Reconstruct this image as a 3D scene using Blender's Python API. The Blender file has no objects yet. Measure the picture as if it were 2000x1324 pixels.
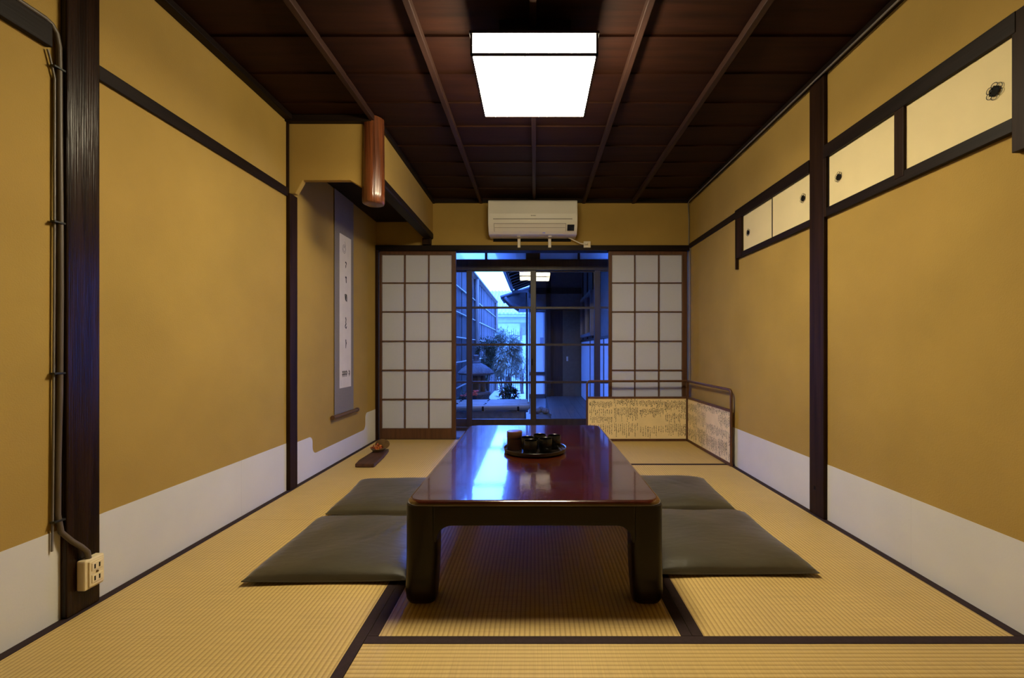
import bpy, math, random
from mathutils import Matrix, Vector
R = random.Random(7)
SC = bpy.context.scene
COL = SC.collection

# ------------------------------------------------------------------ camera, world, exposure
FPX, VX, VY, H = 867.0, 1045.0, 681.0, 0.838          # focal length in px, vanishing point, eye height
cam_d = bpy.data.cameras.new('camera')
cam = bpy.data.objects.new('camera', cam_d); COL.objects.link(cam)
cam_d.sensor_width = 36.0; cam_d.lens = FPX / 2000 * 36
cam_d.shift_x = -(VX - 1000) / 2000; cam_d.shift_y = (VY - 662) / 2000
cam_d.clip_start = 0.05; cam_d.clip_end = 200
cam.location = (0, 0, H); cam.rotation_euler = (math.pi / 2, 0, 0)
SC.camera = cam
SC.view_settings.view_transform = 'Standard'
try: SC.view_settings.look = 'None'
except Exception: pass
SC.view_settings.gamma = 1.0
SC.view_settings.use_curve_mapping = False
SC.view_settings.exposure = 0.0
SKY = ((0.060, 0.190, 1.0), 24.0)                       # daylight seen with an indoor white balance
LAMP = ((1.0, 0.87, 0.585), 70.0)
w = bpy.data.worlds.new('overcast_sky'); SC.world = w; w.use_nodes = True
bg = w.node_tree.nodes['Background']
bg.inputs[0].default_value = (*SKY[0], 1); bg.inputs[1].default_value = SKY[1]

def px(x, y, Y):                                       # photo pixel at depth Y -> (X, Z)
    return (x - VX) * Y / FPX, H - (y - VY) * Y / FPX

# ------------------------------------------------------------------ materials
MATS = {}
def pm(name, col, rough=0.5, var=0.12, vscale=6, stretch=(1, 1, 1), bump=0.0, bscale=40, bstretch=None, coat=0,
       coat_rough=.1, sheen=0, metal=0, spec=0.5, coat_ior=1.5, dark=None, detail=4, bdist=.002):
    m = bpy.data.materials.new(name); m.use_nodes = True
    nt = m.node_tree; N = nt.nodes; L = nt.links; b = N['Principled BSDF']
    tc = N.new('ShaderNodeTexCoord'); mp = N.new('ShaderNodeMapping'); mp.inputs['Scale'].default_value = stretch
    L.new(tc.outputs['Object'], mp.inputs[0])
    nz = N.new('ShaderNodeTexNoise'); nz.inputs['Scale'].default_value = vscale; nz.inputs['Detail'].default_value = detail
    L.new(mp.outputs[0], nz.inputs['Vector'])
    cr = N.new('ShaderNodeValToRGB'); cr.color_ramp.elements[0].position = .3; cr.color_ramp.elements[1].position = .7
    d = dark if dark else tuple(max(0, c * (1 - var)) for c in col)
    u = col if dark else tuple(min(1, c * (1 + var)) for c in col)
    cr.color_ramp.elements[0].color = (*d, 1); cr.color_ramp.elements[1].color = (*u, 1)
    L.new(nz.outputs[0], cr.inputs[0]); L.new(cr.outputs[0], b.inputs['Base Color'])
    b.inputs['Roughness'].default_value = rough; b.inputs['Metallic'].default_value = metal
    b.inputs['Specular IOR Level'].default_value = spec
    b.inputs['Coat Weight'].default_value = coat; b.inputs['Coat Roughness'].default_value = coat_rough
    b.inputs['Sheen Weight'].default_value = sheen
    b.inputs['Coat IOR'].default_value = coat_ior
    if bump:
        m2 = N.new('ShaderNodeMapping'); m2.inputs['Scale'].default_value = bstretch or stretch
        L.new(tc.outputs['Object'], m2.inputs[0])
        n2 = N.new('ShaderNodeTexNoise'); n2.inputs['Scale'].default_value = bscale; n2.inputs['Detail'].default_value = 3
        L.new(m2.outputs[0], n2.inputs['Vector'])
        bp = N.new('ShaderNodeBump'); bp.inputs['Strength'].default_value = bump; bp.inputs['Distance'].default_value = bdist
        L.new(n2.outputs[0], bp.inputs['Height']); L.new(bp.outputs[0], b.inputs['Normal'])
        if coat: L.new(bp.outputs[0], b.inputs['Coat Normal'])
    MATS[name] = m
    return m

ochre = pm('ochre_wall_plaster', (.365, .235, .060), .9, .07, 3, bump=.35, bscale=220, spec=.2)
skirt = pm('white_washi_paper', (.60, .58, .555), .85, .03, 5, bump=.1, bscale=150, spec=.2)
dwood_z = pm('dark_post_wood', (.020, .009, .0042), .5, .45, 3, (14, 14, .7), .25, 6, (30, 30, 1.2), spec=.10)
pillarwood = pm('polished_pillar_wood', (.017, .0075, .0035), .25, .5, 3, (14, 14, .7), .5, 6, (40, 40, .6), spec=.2)
dwood_y = pm('dark_rail_wood_lengthwise', (.012, .0070, .0048), .5, .4, 3, (14, .7, 14), .2, 6, (30, 1.2, 30), spec=.12)
dwood_x = pm('dark_rail_wood_crosswise', (.012, .0070, .0048), .5, .4, 3, (.7, 14, 14), .2, 6, (1.2, 30, 30), spec=.12)
cboard = pm('dark_cedar_ceiling_board', (.019, .0058, .0026), .6, .35, 2.2, (1.2, 14, 14), .12, 8, (1.5, 40, 40), spec=.12)
cbatten = pm('ceiling_batten_wood', (.027, .0115, .0075), .55, .3, 3, (14, .7, 14), .15, 8, (40, 1.5, 40), spec=.2)
logwood = pm('polished_red_log', (.125, .036, .012), .24, .45, 3, (26, 26, .9), .6, 7, (26, 26, 1.0), coat=.4, coat_rough=.12, bdist=.004)
shojiwood = pm('brown_shoji_wood', (.085, .032, .012), .5, .3, 3, (12, 12, 1), .1, 9)
doorwood = pm('dark_glass_door_wood', (.030, .017, .010), .45, .35, 3, (12, 12, 1), .1, 9)
heri = pm('dark_tatami_edge_cloth', (.030, .017, .018), .85, .15, 60, bump=.3, bscale=700, spec=.2)
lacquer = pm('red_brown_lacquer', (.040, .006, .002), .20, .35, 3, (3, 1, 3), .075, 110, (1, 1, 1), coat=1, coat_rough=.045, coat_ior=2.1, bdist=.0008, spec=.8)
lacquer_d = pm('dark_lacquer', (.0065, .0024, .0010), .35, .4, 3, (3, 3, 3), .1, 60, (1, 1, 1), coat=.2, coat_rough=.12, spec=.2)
silk = pm('olive_charcoal_silk', (.042, .035, .021), .38, .12, 5, bump=.40, bscale=8, bstretch=(1, 2.2, 1), sheen=.12, spec=.8, bdist=.012)
blacktea = pm('black_glazed_ceramic', (.006, .006, .006), .25, .2, 20)
traymat = pm('black_lacquer_tray', (.012, .009, .008), .18, .2, 12, coat=.5)
caddym = pm('brown_cherry_bark', (.035, .011, .006), .35, .25, 6, (2, 2, 16), .15, 30)
caddylid = pm('brown_caddy_lid', (.10, .040, .022), .28, .2, 8)
acw = pm('warm_white_plastic', (.70, .66, .58), .45, .02, 4)
acg = pm('grey_seam', (.16, .14, .12), .6, .05, 10)
acb = pm('black_display_window', (.004, .005, .012), .15, .1, 10)
plas = pm('cream_plastic', (.72, .60, .36), .4, .03, 10)
plas_w = pm('ivory_plastic', (.68, .62, .50), .45, .03, 10)
slotm = pm('slot_black', (.006, .005, .004), .7, .1, 10, spec=.1)
tagblue = pm('lavender_sticker', (.35, .36, .85), .5, .05, 10)
cablem = pm('grey_brown_cable_sheath', (.09, .066, .042), .5, .1, 12)
wirem = pm('thin_grey_wire', (.16, .14, .12), .5, .1, 12)
clipm = pm('clip_dark_metal', (.03, .03, .025), .4, .1, 12, metal=.6)
fusuma = pm('cream_fusuma_paper', (.70, .58, .32), .85, .03, 8, bump=.1, bscale=160, spec=.2)
lacq_black = pm('black_lacquer_frame', (.008, .007, .007), .3, .2, 8)
mount_grey = pm('grey_scroll_brocade', (.19, .165, .14), .85, .08, 120, bump=.2, bscale=400)
scrollpaper = pm('scroll_paper', (.62, .56, .47), .85, .04, 12)
ink = pm('sumi_ink', (.012, .011, .012), .8, .1, 30)
inkfade = pm('faded_ink', (.16, .115, .065), .85, .2, 30)
seal = pm('faint_seal_ink', (.25, .22, .19), .85, .1, 30)
rollerm = pm('scroll_roller_wood', (.10, .045, .018), .4, .2, 12)
screenpaper = pm('aged_letter_paper', (.80, .63, .35), .85, .06, 9)
slabwood = pm('weathered_display_board', (.060, .022, .010), .55, .4, 4, (10, 1.2, 10), .4, 10, (26, 2, 26))
petal_r = pm('dried_red_petal', (.36, .045, .012), .6, .3, 20)
petal_o = pm('dried_orange_petal', (.62, .20, .02), .6, .2, 20)
dish = pm('brown_shell_dish', (.13, .075, .03), .45, .3, 18)
# outdoors
gravel = pm('pale_gravel', (.42, .40, .37), .95, .25, 60, bump=.6, bscale=90, bdist=.02)
bark = pm('cedar_bark_strip', (.055, .038, .026), .9, .5, 4, (20, 20, .8), .8, 12, (40, 40, 1.5), bdist=.01)
bamboo = pm('pale_split_bamboo', (.24, .20, .13), .45, .15, 6)
fpost = pm('fence_log', (.22, .16, .11), .8, .25, 6, (10, 10, 1))
stone = pm('grey_granite', (.14, .133, .126), .9, .3, 30, bump=.6, bscale=70, bdist=.01)
darkstone = pm('dark_garden_stone', (.085, .078, .07), .85, .35, 12, bump=.5, bscale=40, bdist=.01)
leaf_l = pm('pale_green_leaf', (.42, .45, .33), .5, .35, 4)
leaf_d = pm('dark_green_leaf', (.055, .085, .035), .5, .4, 4)
flower_p = pm('pink_blossom', (.95, .16, .12), .6, .2, 30)
twig = pm('grey_brown_stem', (.10, .07, .05), .85, .3, 20)
deckm = pm('worn_veranda_plank', (.10, .070, .055), .45, .25, 3, (14, .8, 14), .1, 12)
corrwhite = pm('white_panel_paper', (.80, .80, .80), .7, .03, 6)
corrwood = pm('brown_corridor_wood', (.035, .020, .013), .55, .35, 4, (12, 12, 1))
corrplas = pm('khaki_plaster', (.16, .125, .075), .9, .1, 20)
corrdark = pm('grey_plaster', (.20, .19, .18), .9, .1, 15)  # one even grey with slight random tone
rooftile = pm('dark_roof_tile', (.035, .034, .036), .5, .3, 20)
metalgrey = pm('gutter_metal', (.22, .22, .24), .4, .1, 10, metal=.3)
housewall = pm('pale_stucco', (.42, .43, .42), .9, .08, 8)
houseroof = pm('grey_house_roof', (.40, .40, .40), .7, .12, 10)
notice = pm('notice_paper', (.30, .31, .34), .8, .15, 50)
brass = pm('dark_brass', (.12, .07, .02), .35, .2, 20, metal=.7)

def tatami_mat():
    m = bpy.data.materials.new('woven_rush_tatami'); m.use_nodes = True
    nt = m.node_tree; N = nt.nodes; L = nt.links; b = N['Principled BSDF']
    tc = N.new('ShaderNodeTexCoord')
    wv = N.new('ShaderNodeTexWave'); wv.wave_type = 'BANDS'; wv.bands_direction = 'X'; wv.wave_profile = 'SIN'
    wv.inputs['Scale'].default_value = 2 * math.pi / .0150 / 20; wv.inputs['Distortion'].default_value = .12
    wv.inputs['Detail'].default_value = 1; wv.inputs['Detail Scale'].default_value = 3
    L.new(tc.outputs['Object'], wv.inputs['Vector'])
    mp = N.new('ShaderNodeMapping'); mp.inputs['Scale'].default_value = (5, 260, 1); L.new(tc.outputs['Object'], mp.inputs[0])
    nz = N.new('ShaderNodeTexNoise'); nz.inputs['Scale'].default_value = 1; nz.inputs['Detail'].default_value = 2
    L.new(mp.outputs[0], nz.inputs['Vector'])
    n3 = N.new('ShaderNodeTexNoise'); n3.inputs['Scale'].default_value = 2.5; L.new(tc.outputs['Object'], n3.inputs['Vector'])
    cr = N.new('ShaderNodeValToRGB')
    cr.color_ramp.elements[0].position = .0; cr.color_ramp.elements[0].color = (.46, .30, .100, 1)  # rib grooves darkened in the colour, their shade painted over the bump
    cr.color_ramp.elements[1].position = .45; cr.color_ramp.elements[1].color = (.69, .485, .18, 1)
    L.new(wv.outputs['Fac'], cr.inputs[0])
    mx = N.new('ShaderNodeMixRGB'); mx.blend_type = 'MULTIPLY'; mx.inputs[0].default_value = 1
    c2 = N.new('ShaderNodeValToRGB'); c2.color_ramp.elements[0].position = .25; c2.color_ramp.elements[1].position = .75
    c2.color_ramp.elements[0].color = (.80, .80, .80, 1); c2.color_ramp.elements[1].color = (1, 1, 1, 1)
    L.new(nz.outputs[0], c2.inputs[0]); L.new(cr.outputs[0], mx.inputs[1]); L.new(c2.outputs[0], mx.inputs[2])
    m3 = N.new('ShaderNodeMixRGB'); m3.blend_type = 'MULTIPLY'; m3.inputs[0].default_value = .2
    L.new(mx.outputs[0], m3.inputs[1]); L.new(n3.outputs[0], m3.inputs[2]); L.new(m3.outputs[0], b.inputs['Base Color'])
    bp = N.new('ShaderNodeBump'); bp.inputs['Strength'].default_value = .6; bp.inputs['Distance'].default_value = .0016
    L.new(wv.outputs['Fac'], bp.inputs['Height']); L.new(bp.outputs[0], b.inputs['Normal'])
    b.inputs['Roughness'].default_value = .55; b.inputs['Specular IOR Level'].default_value = .35
    return m
rush = tatami_mat()

def glass_mat(name, tint=(1, 1, 1)):                     # thin window glass: clear + Fresnel reflection
    m = bpy.data.materials.new(name); m.use_nodes = True
    nt = m.node_tree; N = nt.nodes; L = nt.links; N.remove(N['Principled BSDF'])
    tr = N.new('ShaderNodeBsdfTransparent'); tr.inputs[0].default_value = (*tint, 1)
    gl = N.new('ShaderNodeBsdfGlossy'); gl.inputs['Roughness'].default_value = 0.0
    fr = N.new('ShaderNodeFresnel'); fr.inputs[0].default_value = 1.42
    mx = N.new('ShaderNodeMixShader'); L.new(fr.outputs[0], mx.inputs[0]); L.new(tr.outputs[0], mx.inputs[1]); L.new(gl.outputs[0], mx.inputs[2])
    L.new(mx.outputs[0], N['Material Output'].inputs[0])
    return m
glass = glass_mat('clear_window_glass', (.97, .98, 1))

def sheet_mat(name, col, trans, rough=.8, bump=0, spec=.3, clear=0):   # paper or frosted glass that lets light through
    m = bpy.data.materials.new(name); m.use_nodes = True
    nt = m.node_tree; N = nt.nodes; L = nt.links; b = N['Principled BSDF']
    tc = N.new('ShaderNodeTexCoord'); nz = N.new('ShaderNodeTexNoise'); nz.inputs['Scale'].default_value = 90
    L.new(tc.outputs['Object'], nz.inputs['Vector'])
    cr = N.new('ShaderNodeValToRGB'); cr.color_ramp.elements[0].color = (*[c * .93 for c in col], 1); cr.color_ramp.elements[1].color = (*col, 1)
    L.new(nz.outputs[0], cr.inputs[0]); L.new(cr.outputs[0], b.inputs['Base Color'])
    b.inputs['Roughness'].default_value = rough; b.inputs['Specular IOR Level'].default_value = spec
    t = N.new('ShaderNodeBsdfTranslucent'); L.new(cr.outputs[0], t.inputs[0])
    if bump:
        bp = N.new('ShaderNodeBump'); bp.inputs['Strength'].default_value = bump; L.new(nz.outputs[0], bp.inputs['Height']); L.new(bp.outputs[0], b.inputs['Normal'])
    mx = N.new('ShaderNodeMixShader'); mx.inputs[0].default_value = trans
    L.new(b.outputs[0], mx.inputs[1]); L.new(t.outputs[0], mx.inputs[2]); out = mx
    if clear:
        tp = N.new('ShaderNodeBsdfTransparent'); out = N.new('ShaderNodeMixShader'); out.inputs[0].default_value = clear
        L.new(mx.outputs[0], out.inputs[1]); L.new(tp.outputs[0], out.inputs[2])
    L.new(out.outputs[0], N['Material Output'].inputs[0])
    return m
shojipaper = sheet_mat('shoji_paper', (.58, .585, .60), .16)
frosted = sheet_mat('frosted_glass', (.90, .92, .95), .88, .3, .4, .5, .30)

def emit_mat(name, col, s):
    m = bpy.data.materials.new(name); m.use_nodes = True
    b = m.node_tree.nodes['Principled BSDF']
    b.inputs['Base Color'].default_value = (.8, .78, .7, 1); b.inputs['Roughness'].default_value = .8
    b.inputs['Emission Color'].default_value = (*col, 1); b.inputs['Emission Strength'].default_value = s
    return m
lampglow = emit_mat('lit_lamp_paper', *LAMP)

# ------------------------------------------------------------------ mesh helpers
class MB:
    def __init__(s): s.v = []; s.f = []
    def add(s, vs, fs):
        n = len(s.v); s.v += [tuple(v) for v in vs]; s.f += [tuple(i + n for i in f) for f in fs]; return s
    def box(s, x0, x1, y0, y1, z0, z1):
        return s.add([(x0, y0, z0), (x1, y0, z0), (x1, y1, z0), (x0, y1, z0), (x0, y0, z1), (x1, y0, z1), (x1, y1, z1), (x0, y1, z1)],
                     [(0, 3, 2, 1), (4, 5, 6, 7), (0, 1, 5, 4), (1, 2, 6, 5), (2, 3, 7, 6), (3, 0, 4, 7)])
    def prism(s, poly, axis, a, b):
        """poly: 2D points in the two other axes (order: x->(y,z), y->(x,z), z->(x,y))"""
        def P(p, t): return (t, p[0], p[1]) if axis == 'x' else (p[0], t, p[1]) if axis == 'y' else (p[0], p[1], t)
        n = len(poly); ar = sum(poly[i][0] * poly[(i + 1) % n][1] - poly[(i + 1) % n][0] * poly[i][1] for i in range(n))
        if (ar > 0) == (axis == 'y'): poly = poly[::-1]
        vs = [P(p, a) for p in poly] + [P(p, b) for p in poly]
        fs = [tuple(range(n))[::-1], tuple(range(n, 2 * n))] + [(i, (i + 1) % n, n + (i + 1) % n, n + i) for i in range(n)]
        return s.add(vs, fs)
    def loft(s, rings, cap=True):
        n = len(rings[0]); vs = [p for r in rings for p in r]; fs = []
        for k in range(len(rings) - 1):
            for i in range(n):
                j = (i + 1) % n; fs.append((k * n + i, k * n + j, (k + 1) * n + j, (k + 1) * n + i))
        if cap: fs += [tuple(range(n))[::-1], tuple(range((len(rings) - 1) * n, len(rings) * n))]
        return s.add(vs, fs)
    def lathe(s, prof, c=(0, 0, 0), n=28, cap=True):
        return s.loft([[(c[0] + r * math.cos(2 * math.pi * i / n), c[1] + r * math.sin(2 * math.pi * i / n), c[2] + z) for i in range(n)] for r, z in prof], cap)
    def tube(s, pts, r, n=8):
        pts = [Vector(p) for p in pts]; rings = []; up = None
        for i, p in enumerate(pts):
            t = (pts[min(i + 1, len(pts) - 1)] - pts[max(i - 1, 0)]).normalized()
            if up is None: up = Vector((0, 0, 1)) if abs(t.z) < .9 else Vector((1, 0, 0))
            a = t.cross(up).normalized(); b = a.cross(t).normalized(); up = b
            rr = r[i] if isinstance(r, (list, tuple)) else r
            rings.append([p + a * rr * math.cos(2 * math.pi * k / n) + b * rr * math.sin(2 * math.pi * k / n) for k in range(n)])
        return s.loft(rings)
    def mesh(s, name, mat, smooth=None):
        me = bpy.data.meshes.new(name); me.from_pydata(s.v, [], s.f); me.validate(); me.update()
        if mat: me.materials.append(mat)
        if smooth is not None:
            me.shade_smooth(); me.set_sharp_from_angle(angle=math.radians(smooth))
        return me
    def build(s, name, mat, parent=None, smooth=None, bevel=0, world=True, seg=2):
        return obj(name, s.mesh(name, mat, smooth), parent, bevel, world, seg)

def wmat(o):                                              # world matrix without a depsgraph update
    m = Matrix.LocRotScale(o.location, o.rotation_euler, o.scale)
    return wmat(o.parent) @ o.matrix_parent_inverse @ m if o.parent else m
def obj(name, me, parent=None, bevel=0, world=True, seg=2):
    o = bpy.data.objects.new(name, me); COL.objects.link(o)
    if parent:
        o.parent = parent
        if world: o.matrix_parent_inverse = wmat(parent).inverted()
    if bevel:
        b = o.modifiers.new('bevel', 'BEVEL'); b.width = bevel; b.segments = seg; b.limit_method = 'ANGLE'
    return o
def tag(o, label, cat, group=None, kind=None):
    o['label'] = label
    if cat: o['category'] = cat
    if group: o['group'] = group
    if kind: o['kind'] = kind
    return o
def struct(o, label=None):
    o['kind'] = 'structure'
    if label: o['label'] = label
    return o
def empty(name, loc=(0, 0, 0), rz=0):
    o = bpy.data.objects.new(name, None); COL.objects.link(o); o.location = loc; o.rotation_euler = (0, 0, rz); o.empty_display_size = .1
    return o
def box(name, mat, parent, *d, bevel=0, world=True): return MB().box(*d).build(name, mat, parent, bevel=bevel, world=world)
def copy_tree(o, parent=None):
    c = o.copy(); COL.objects.link(c)
    if parent: c.parent = parent
    for ch in list(o.children): copy_tree(ch, c)
    return c
def arc(cx, cy, r, a0, a1, n=6):
    return [(cx + r * math.cos(math.radians(a0 + (a1 - a0) * i / n)), cy + r * math.sin(math.radians(a0 + (a1 - a0) * i / n))) for i in range(n + 1)]

# ------------------------------------------------------------------ room shell
XL, XR, YB, YR, ZC = -1.468, 1.43, 4.106, -1.65, 2.21
floor = struct(box('floor', corrwood, None, XL - .1, XR + .1, YR - .1, 4.2, -.12, -.055), 'six rush tatami mats with dark cloth borders')
def mat_at(x0, x1, y0, y1, along):
    L_, W_ = (y1 - y0, x1 - x0) if along == 'y' else (x1 - x0, y1 - y0)
    L_ -= .0016; W_ -= .0016; hw = .032
    c = ((x0 + x1) / 2, (y0 + y1) / 2, 0)
    t = MB().box(-W_ / 2, W_ / 2, -L_ / 2, L_ / 2, -.055, 0).build('tatami_mat', rush, floor, world=False)
    t.location = c; t.rotation_euler = (0, 0, 0 if along == 'y' else math.pi / 2)
    for sx in (-1, 1):
        a, b = (-W_ / 2, -W_ / 2 + hw) if sx < 0 else (W_ / 2 - hw, W_ / 2)
        MB().box(a, b, -L_ / 2, L_ / 2, -.05, .0016).build('edge_cloth', heri, t, world=False)
    return t
XA, XB_ = -.489, .458
mat_at(XL, XA, 2.175, 4.100, 'y'); mat_at(XL, XA, .26, 2.175, 'y'); mat_at(XL, XA, YR, .26, 'y')
mat_at(XA, XB_, 1.293, 3.2, 'y'); mat_at(XB_, XR, 1.293, 3.2, 'y')
mat_at(XA, XR, .338, 1.293, 'x'); mat_at(XA, XR, 3.2, 4.100, 'x')
mat_at(XA, XB_, YR, .338, 'y'); mat_at(XB_, XR, YR, .338, 'y')

wl = struct(box('wall_left', ochre, None, XL - .1, XL, YR, 4.2, -.06, 2.3), 'ochre plaster wall with white paper skirting')
wr = struct(box('wall_right', ochre, None, XR, XR + .1, YR, 4.2, -.06, 2.3), 'ochre plaster wall with two small cupboards')
struct(box('wall_rear', ochre, None, XL - .1, XR + .1, YR - .1, YR, -.06, 2.3))
wb = struct(box('wall_back', ochre, None, XL, XR, YB, 4.2, 1.79, 2.3), 'ochre plaster strip above the sliding doors')
# white paper skirting: single sheets
def skirting(wall, x, s, y0, y1, ytop, step, start):
    e = []; y = start
    while y < y1 - .02:
        if y > y0 + .02: e.append(y)
        y += step
    e = [y0] + e + [y1]
    for i, (a, b) in enumerate(zip(e, e[1:])):
        th = .0016 + .0004 * (i % 2)
        x0, x1 = sorted((x, x + s * th))
        MB().box(x0, x1, a - .004, b + (.004 if b < y1 else 0), 0, ytop).build('skirting_paper', skirt, wall)
skirting(wl, XL, 1, 1.476, 2.617, .280, .36, 1.50)
skirting(wl, XL, 1, YR, 1.371, .280, .36, YR - .05)
skirting(wr, XR, -1, 2.283, 4.106, .272, .50, 1.69)
skirting(wr, XR, -1, YR, 2.168, .272, .50, 1.69 - 6 * .5)
def step_sheet():
    def YZ(x, y):
        Y = XL * FPX / (x - VX); return (Y, H - (y - VY) * Y / FPX)
    zt, zl, zr = .262, .142, .262
    ya, yb = 2.70, 4.106; y1, y2 = 2.935, 3.83
    p = [(ya, 0), (yb, 0), (yb, zr + .02)]
    p += arc(y2 + .05, zr - .02, .04, 90, 180, 5) + [(y2 + .01, zl + .05)] + arc(y2 - .04, zl + .05, .05, 0, -90, 5)
    p += arc(y1 + .04, zl + .05, .05, 270, 180, 5) + arc(y1 - .05, zt - .04, .04, 0, 90, 5) + [(ya, zt)]
    MB().prism(p, 'x', XL, XL + .002).build('skirting_paper', skirt, wl)
step_sheet()

ceil = struct(box('ceiling', cboard, None, XL - .1, XR + .1, YR - .1, 4.2, ZC + .02, ZC + .08), 'dark wooden board ceiling with thin battens')
y = 1.953 - .265 * 14
while y < 4.1:
    a, b = max(y, YR), min(y + .272, YB)
    t = ZC + R.uniform(-.001, .001)
    MB().add([(XL, a, t), (XR, a, t), (XR, b, t + .009), (XL, b, t + .009), (XL, a, t + .01), (XR, a, t + .01), (XR, b, t + .019), (XL, b, t + .019)],
             [(0, 3, 2, 1), (4, 5, 6, 7), (0, 1, 5, 4), (1, 2, 6, 5), (2, 3, 7, 6), (3, 0, 4, 7)]).build('ceiling_board', cboard, ceil)
    y += .265
for x in (-.958, -.499, -.008, .450, .908):
    MB().box(x - .014, x + .014, YR, YB, ZC - .032, ZC + .004).build('ceiling_batten', cbatten, ceil, bevel=.003)
NT = [0]
def trim(mat, label, *d, bevel=.003):
    NT[0] += 1
    return struct(box('trim_%d' % NT[0], mat, None, *d, bevel=bevel), label)
trim(dwood_y, 'dark ceiling cornice along the left wall', XL, XL + .045, YR, 2.635, 2.18, ZC)
trim(dwood_y, 'dark ceiling cornice along the right wall', XR - .03, XR, YR, YB, 2.185, ZC)
trim(dwood_x, 'dark ceiling cornice above the air conditioner', -.945, XR, YB - .03, YB, 2.183, ZC)
trim(dwood_x, 'dark cornice over the alcove front', XL, -.96, 2.60, 2.64, 2.172, ZC)
trim(dwood_y, 'dark cornice over the alcove side', -.95, -.925, 2.66, YB, 2.178, ZC)
# left wall posts and rails
trim(pillarwood, 'broad dark pillar nearest on the left wall', XL, XL + .022, 1.371, 1.476, 0.002, 2.2, bevel=.004)
trim(dwood_y, 'dark rail across the left wall beyond the pillar', XL, XL + .013, 1.476, 2.617, 1.737, 1.787)
trim(dwood_y, 'dark rail on the left wall before the pillar', XL, XL + .020, YR, 1.334, 1.742, 1.812)
trim(dwood_z, 'dark post at the alcove edge', XL, XL + .024, 2.617, 2.70, 0.002, 1.757)
trim(dwood_z, 'thin dark strip above the alcove post', XL, XL + .010, 2.617, 2.634, 1.757, 2.18, bevel=0)
trim(dwood_z, 'dark corner post beside the left paper door', XL, -1.444, 4.075, 4.106, 0.002, 1.742)
# alcove: hanging front wall, side wall, log, beam
wa = struct(MB().prism([(XL, 1.759), (-1.422, 1.759), (-1.377, 1.838), (-1.10, 1.838), (-1.042, 1.804), (-.96, 1.804), (-.96, 2.175), (XL, 2.175)],
            'y', 2.635, 2.672).build('wall_alcove', ochre, None, bevel=.004), 'hanging ochre drop wall of the alcove')
MB().box(-.985, -.945, 2.69, YB, 1.90, 2.19).build('side_drop_wall', ochre, wa)
struct(box('ceiling_alcove', dwood_y, None, XL, -.985, 2.672, YB, 2.01, 2.04))
prof = [(.060, 1.705), (.064, 1.712), (.0645, 1.76), (.062, 2.0), (.060, 2.209)]
log = MB().loft([[((-.968 + (r + .0012 * math.sin(5 * a + z * 9) + .001 * math.sin(11 * a)) * math.cos(a)), 2.662 + (r + .0012 * math.sin(5 * a + z * 9)) * math.sin(a), z)
               for a in [2 * math.pi * i / 40 for i in range(40)]] for r, z in [(.050, 1.700)] + prof]).build('trim_20', logwood, None, smooth=40)
struct(log, 'round polished red brown log hanging at the alcove corner')
trim(dwood_y, 'dark beam under the alcove side wall', -1.02, -.936, 2.70, 4.098, 1.845, 1.902, bevel=.012)
trim(dwood_z, 'short dark strut under the alcove beam', -1.03, -.955, 4.05, 4.106, 1.79, 1.85)
# back wall beams
trim(dwood_x, 'long dark lintel above the sliding doors', XL, XR, 4.078, 4.2, 1.742, 1.79)
trim(dwood_x, 'dark threshold under the sliding doors', XL, XR, 4.101, 4.2, -.06, .002)
# right wall
trim(dwood_z, 'dark post between the wall cupboards', XR - .020, XR, 2.168, 2.283, 0.002, 2.19, bevel=.004)
trim(dwood_y, 'dark rail on the right wall beyond the cupboards', XR - .012, XR, 3.12, YB, 1.762, 1.806)
box('knot_hole', slotm, wr, XR - .0205, XR - .0195, 2.232, 2.246, .128, .146, bevel=.004)

# ------------------------------------------------------------------ wall cupboards (small sliding doors high on the right wall)
def hikite(par, Yc, Zc, r):
    m = MB(); n = 20                                    # recessed dark hexagonal cup
    m.lathe([(r * .55, 0), (r * .62, .003), (r * .5, .0035), (r * .46, .001)], n=6)
    h = m.build('finger_pull', slotm, par, world=False)
    h.location = (0, 0, 0)
    M_ = Matrix.Translation((XR - .012, Yc, Zc)) @ Matrix.Rotation(-math.pi / 2, 4, 'Y')
    h.matrix_parent_inverse = wmat(par).inverted() @ M_
    lp = MB()
    for k in range(6):
        a = math.pi / 3 * k
        c = Vector((math.cos(a), math.sin(a), 0)) * r * .66
        t = Vector((-math.sin(a), math.cos(a), 0)); o_ = Vector((math.cos(a), math.sin(a), 0))
        pts = [c + t * math.cos(q) * r * .34 + o_ * math.sin(q) * r * .26 + Vector((0, 0, .002)) for q in [2 * math.pi * i / 12 for i in range(13)]]
        lp.tube(pts, r * .035, 5)
    g = lp.build('petal_rim', lacq_black, h, world=False)
def cupboard(label, y0, y1, zb, zbt, ztb, zt, panels, uprights):
    root = tag(empty('wall_cupboard', (XR, (y0 + y1) / 2, zb)), label, 'cupboard', 'small sliding cupboards high on the right wall')
    box('bottom_rail', dwood_y, root, XR - .020, XR - .0005, y0, y1, zb, zbt, bevel=.002)
    box('top_rail', dwood_y, root, XR - .024, XR - .0005, y0, y1, ztb, zt, bevel=.002)  # dark bar made thicker to take in the shadow recess beside the rail
    for a, b, z0 in uprights:
        box('upright', dwood_z, root, XR - .022, XR - .0005, a, b, z0, zt, bevel=.002)
    for (a, b, dx, hy, hz, hr) in panels:
        p = box('sliding_panel', fusuma, root, XR - dx, XR - dx + .006, a, b, zbt, ztb)
        e = .008
        for d in ((a, a + e, zbt, ztb), (b - e, b, zbt, ztb)):
            box('panel_edge', lacq_black, p, XR - dx - .002, XR - dx + .006, *d)
        hikite(p, hy, hz, hr)
    return root
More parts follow.
